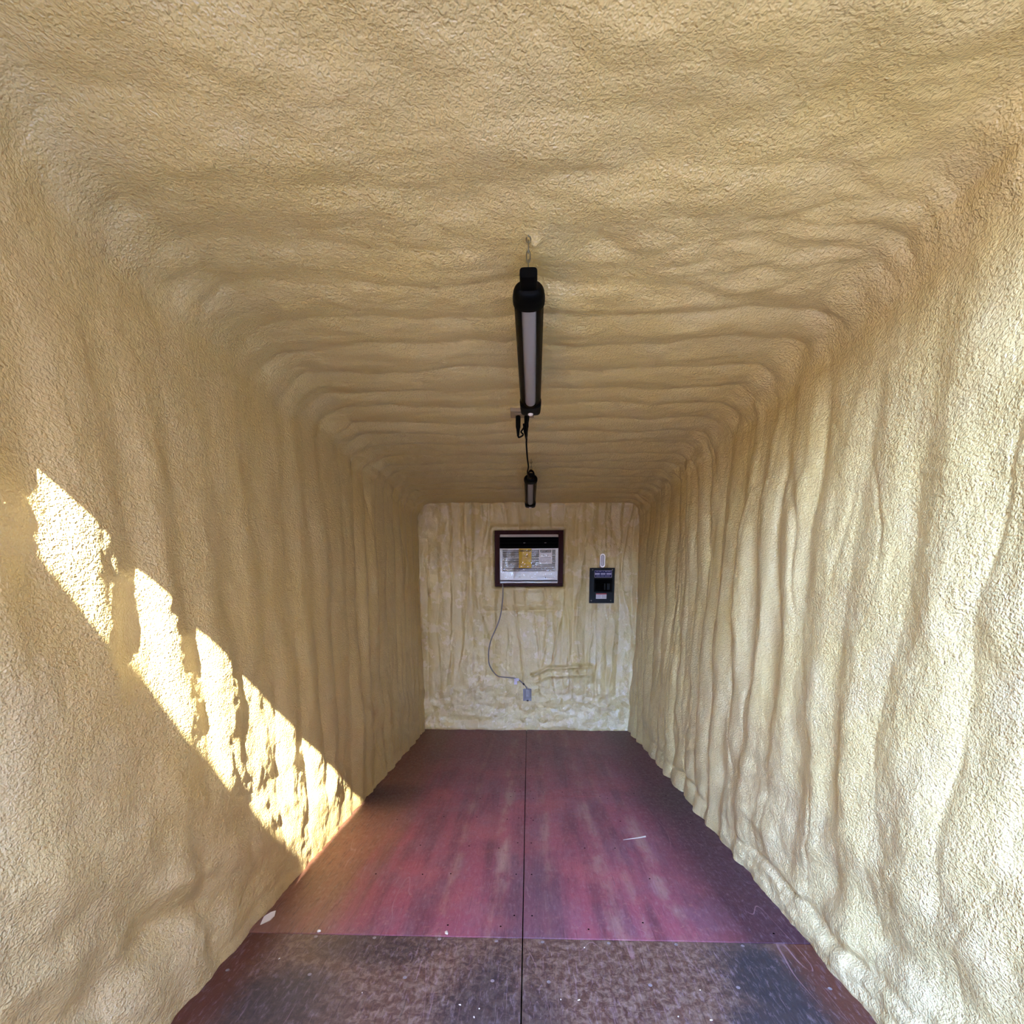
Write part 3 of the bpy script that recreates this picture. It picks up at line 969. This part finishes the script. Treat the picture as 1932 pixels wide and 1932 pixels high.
# ------------------------------------------------------------------ breaker panel and conduit body
def bxx(v): return .6175 + (v - 335) * .000327
def bzz(v): return 1.698 - (v - 680) * .000335
bp_ = empty('breaker_panel', (.744, 5.36, 1.3445))
tag(bp_, 'charcoal breaker panel with a blue label right of the air conditioner', 'breaker panel')
pf = 5.330
obj('enclosure', mbox(.622, .866, pf + .006, 5.40, 1.349, 1.694), M_BOX, bp_)
obj('cover', mbox(.6175, .871, pf, pf + .008, 1.3445, 1.698, bev=.0025), M_BOX, bp_)
lab = obj('blue_label', mbox(bxx(485), bxx(1020), pf - .0015, pf, bzz(965), bzz(760)), M_BLUE, bp_)
for a, b in ((500, 645), (675, 820), (850, 1000)):
    obj('label_field', mbox(bxx(a), bxx(b), pf - .0022, pf - .0015, bzz(887), bzz(835)), M_LAV, lab)
bm = bmesh.new()
for z in (762, 962):
    box(bm, bxx(488), bxx(1017), pf - .002, pf - .0015, bzz(z + 4), bzz(z - 4))
for x in (490, 1015):
    box(bm, bxx(x - 4), bxx(x + 4), pf - .002, pf - .0015, bzz(960), bzz(764))
for a, b in ((530, 600), (615, 700), (735, 765), (800, 880), (890, 980)):
    box(bm, bxx(a), bxx(b), pf - .002, pf - .0015, bzz(796), bzz(783))
for a, b in ((540, 660), (680, 780), (800, 960)):
    box(bm, bxx(a), bxx(b), pf - .002, pf - .0015, bzz(928), bzz(920))
obj('label_print', bm, M_LAV, lab)
win = obj('breaker_window', mbox(bxx(470), bxx(1050), pf - .004, pf + .002, bzz(1410), bzz(1000), bev=.002), M_BLACK, bp_)
obj('window_recess', mbox(bxx(505), bxx(985), pf - .0045, pf - .003, bzz(1375), bzz(1035)), M_DARK, win)
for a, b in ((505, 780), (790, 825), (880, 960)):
    obj('toggle_and_recess', mbox(bxx(a), bxx(b), pf - .012, pf - .004, bzz(1335), bzz(1150), bev=.002), M_BOX if a > 600 else M_DARK, win)  # widest block stands in for the black recess by dark colour; others are handles
wl = obj('warning_label', mbox(bxx(545), bxx(870), pf - .0012, pf, bzz(1605), bzz(1440)), M_PAPER, bp_)
obj('label_header', mbox(bxx(545), bxx(870), pf - .0018, pf - .0012, bzz(1478), bzz(1440)), M_RED, wl)
bm = bmesh.new()
for k in range(4):
    for a, b in ((560, 695), (722, 858)):
        box(bm, bxx(a), bxx(b), pf - .0016, pf - .0012, bzz(1508 + k * 24), bzz(1498 + k * 24))
obj('label_lines', bm, M_GREYINK, wl)
for (a, b) in ((425, 740), (1035, 740), (400, 1660), (1005, 1660)):
    bm = bmesh.new()
    bmesh.ops.create_uvsphere(bm, u_segments=12, v_segments=8, radius=.0062)
    bmesh.ops.scale(bm, vec=(1, .5, 1), verts=bm.verts)
    bmesh.ops.translate(bm, vec=(bxx(a), pf, bzz(b)), verts=bm.verts)
    obj('cover_screw', bm, M_STEEL, bp_, smooth=True)

def stadium(xc, z0, z1, r, n=12):
    pts = []
    for a in np.linspace(0, PI, n):
        pts.append((xc + r * math.cos(a), z1 - r + r * math.sin(a)))
    for a in np.linspace(PI, 2 * PI, n):
        pts.append((xc + r * math.cos(a), z0 + r + r * math.sin(a)))
    return pts
cb = empty('conduit_body', (.741, 5.36, 1.70))
tag(cb, 'shiny oval metal conduit fitting just above the breaker panel', 'conduit fitting')
xc = bxx(727)
A = stadium(xc, 1.700, bzz(258), .0255)
B = stadium(xc, 1.703, bzz(258) - .003, .0225)
bm = bmesh.new()
loft(bm, [[(x, 5.40, z) for x, z in A], [(x, 5.338, z) for x, z in A], [(x, 5.334, z) for x, z in B]])
obj('body', bm, M_CHROME, cb, smooth=True, angle=40)
Cc = stadium(xc, 1.716, bzz(258) - .014, .0165)
bm = bmesh.new()
loft(bm, [[(x, 5.3335, z) for x, z in Cc], [(x, 5.3345, z) for x, z in Cc]])
obj('gasket', bm, M_INK, cb)
Cc = stadium(xc, 1.719, bzz(258) - .018, .0128)
C2 = stadium(xc, 1.721, bzz(258) - .020, .0108)
bm = bmesh.new()
loft(bm, [[(x, 5.334, z) for x, z in Cc], [(x, 5.331, z) for x, z in Cc], [(x, 5.329, z) for x, z in C2]])
obj('cover', bm, M_ACW, cb, smooth=True, angle=40)

# ------------------------------------------------------------------ loose bits on the floor
def crumb(name, x, y, sx, sy, sz, rz, label, cat, group=None, seed=0):
    bm = bmesh.new()
    bmesh.ops.create_icosphere(bm, subdivisions=2, radius=1)
    rnd = random.Random(seed)
    for v in bm.verts:
        v.co *= rnd.uniform(.75, 1.2)
    bmesh.ops.scale(bm, vec=(sx, sy, sz), verts=bm.verts)
    bmesh.ops.rotate(bm, matrix=Matrix.Rotation(rz, 3, 'Z'), verts=bm.verts)
    zmin = min(v.co.z for v in bm.verts)
    base = -.0015 if y < 1.852 else 0
    bmesh.ops.translate(bm, vec=(x, y, base - zmin), verts=bm.verts)
    o = obj(name, bm, M_CRUMB, None, smooth=True)
    return tag(o, label, cat, group)
crumb('foam_crumb', -.832, 1.862, .008, .006, .005, .2, 'bright white crumb at the left end of the crosswise floor joint', 'crumb', seed=1)
crumb('foam_crumb', -.321, 1.868, .007, .013, .004, .3, 'pointed white crumb on the crosswise floor joint left of the middle', 'crumb', seed=2)
G_ = 'tiny foam crumbs scattered over the front floor sheets'
for i, (x, y, lb) in enumerate([
        (-.554, 1.543, 'slim pale crumb midway across the left front floor sheet'),
        (-.218, 1.5, 'leftmost of three pale crumbs left of the lengthwise floor joint'),
        (-.154, 1.486, 'pale crumb closest to the lengthwise joint on the left front sheet'),
        (-.167, 1.451, 'lowest pale crumb on the left front sheet by the lengthwise joint'),
        (.112, 1.534, 'left one of two pale crumbs just right of the lengthwise joint'),
        (.171, 1.533, 'right one of two pale crumbs just right of the lengthwise joint'),
        (.586, 1.592, 'pale crumb level with the screws on the right front sheet'),
        (.578, 1.463, 'lowest and rightmost pale crumb on the right front sheet'),
        (.479, 1.474, 'low pale crumb near the middle of the right front sheet'),
        (-.914, 1.701, 'lone pale crumb far left on the left front sheet'),
        (.218, 1.80, 'pale crumb just in front of the crosswise joint on the right sheet')]):
    crumb('foam_crumb', x, y, .0022, .0045 if i % 2 else .0025, .002, random.uniform(0, 3), lb, 'crumb', G_, seed=10 + i)

def flake(name, pts, th, label):
    """thin torn flake of foam skin"""
    bm = bmesh.new()
    loft(bm, [[(x, y, z) for x, y, z in pts], [(x, y, z + th) for x, y, z in pts]])
    o = obj(name, bm, M_CRUMB)
    return tag(o, label, 'foam flake')
flake('foam_flake', [(-1.090, 1.90, .0), (-1.065, 1.93, .0), (-1.058, 1.955, .004), (-1.064, 1.98, .012), (-1.078, 1.965, .014), (-1.095, 1.94, .010)], .003, 'torn white foam flake at the foot of the left wall by the floor joint')
flake('foam_flake', [(.535, 2.735, .0005), (.60, 2.752, .0005), (.670, 2.775, .0005), (.672, 2.792, .0005), (.62, 2.768, .0005), (.56, 2.745, .0005)], .0015, 'thin pale foam sliver lying flat on the right half of the red floor')
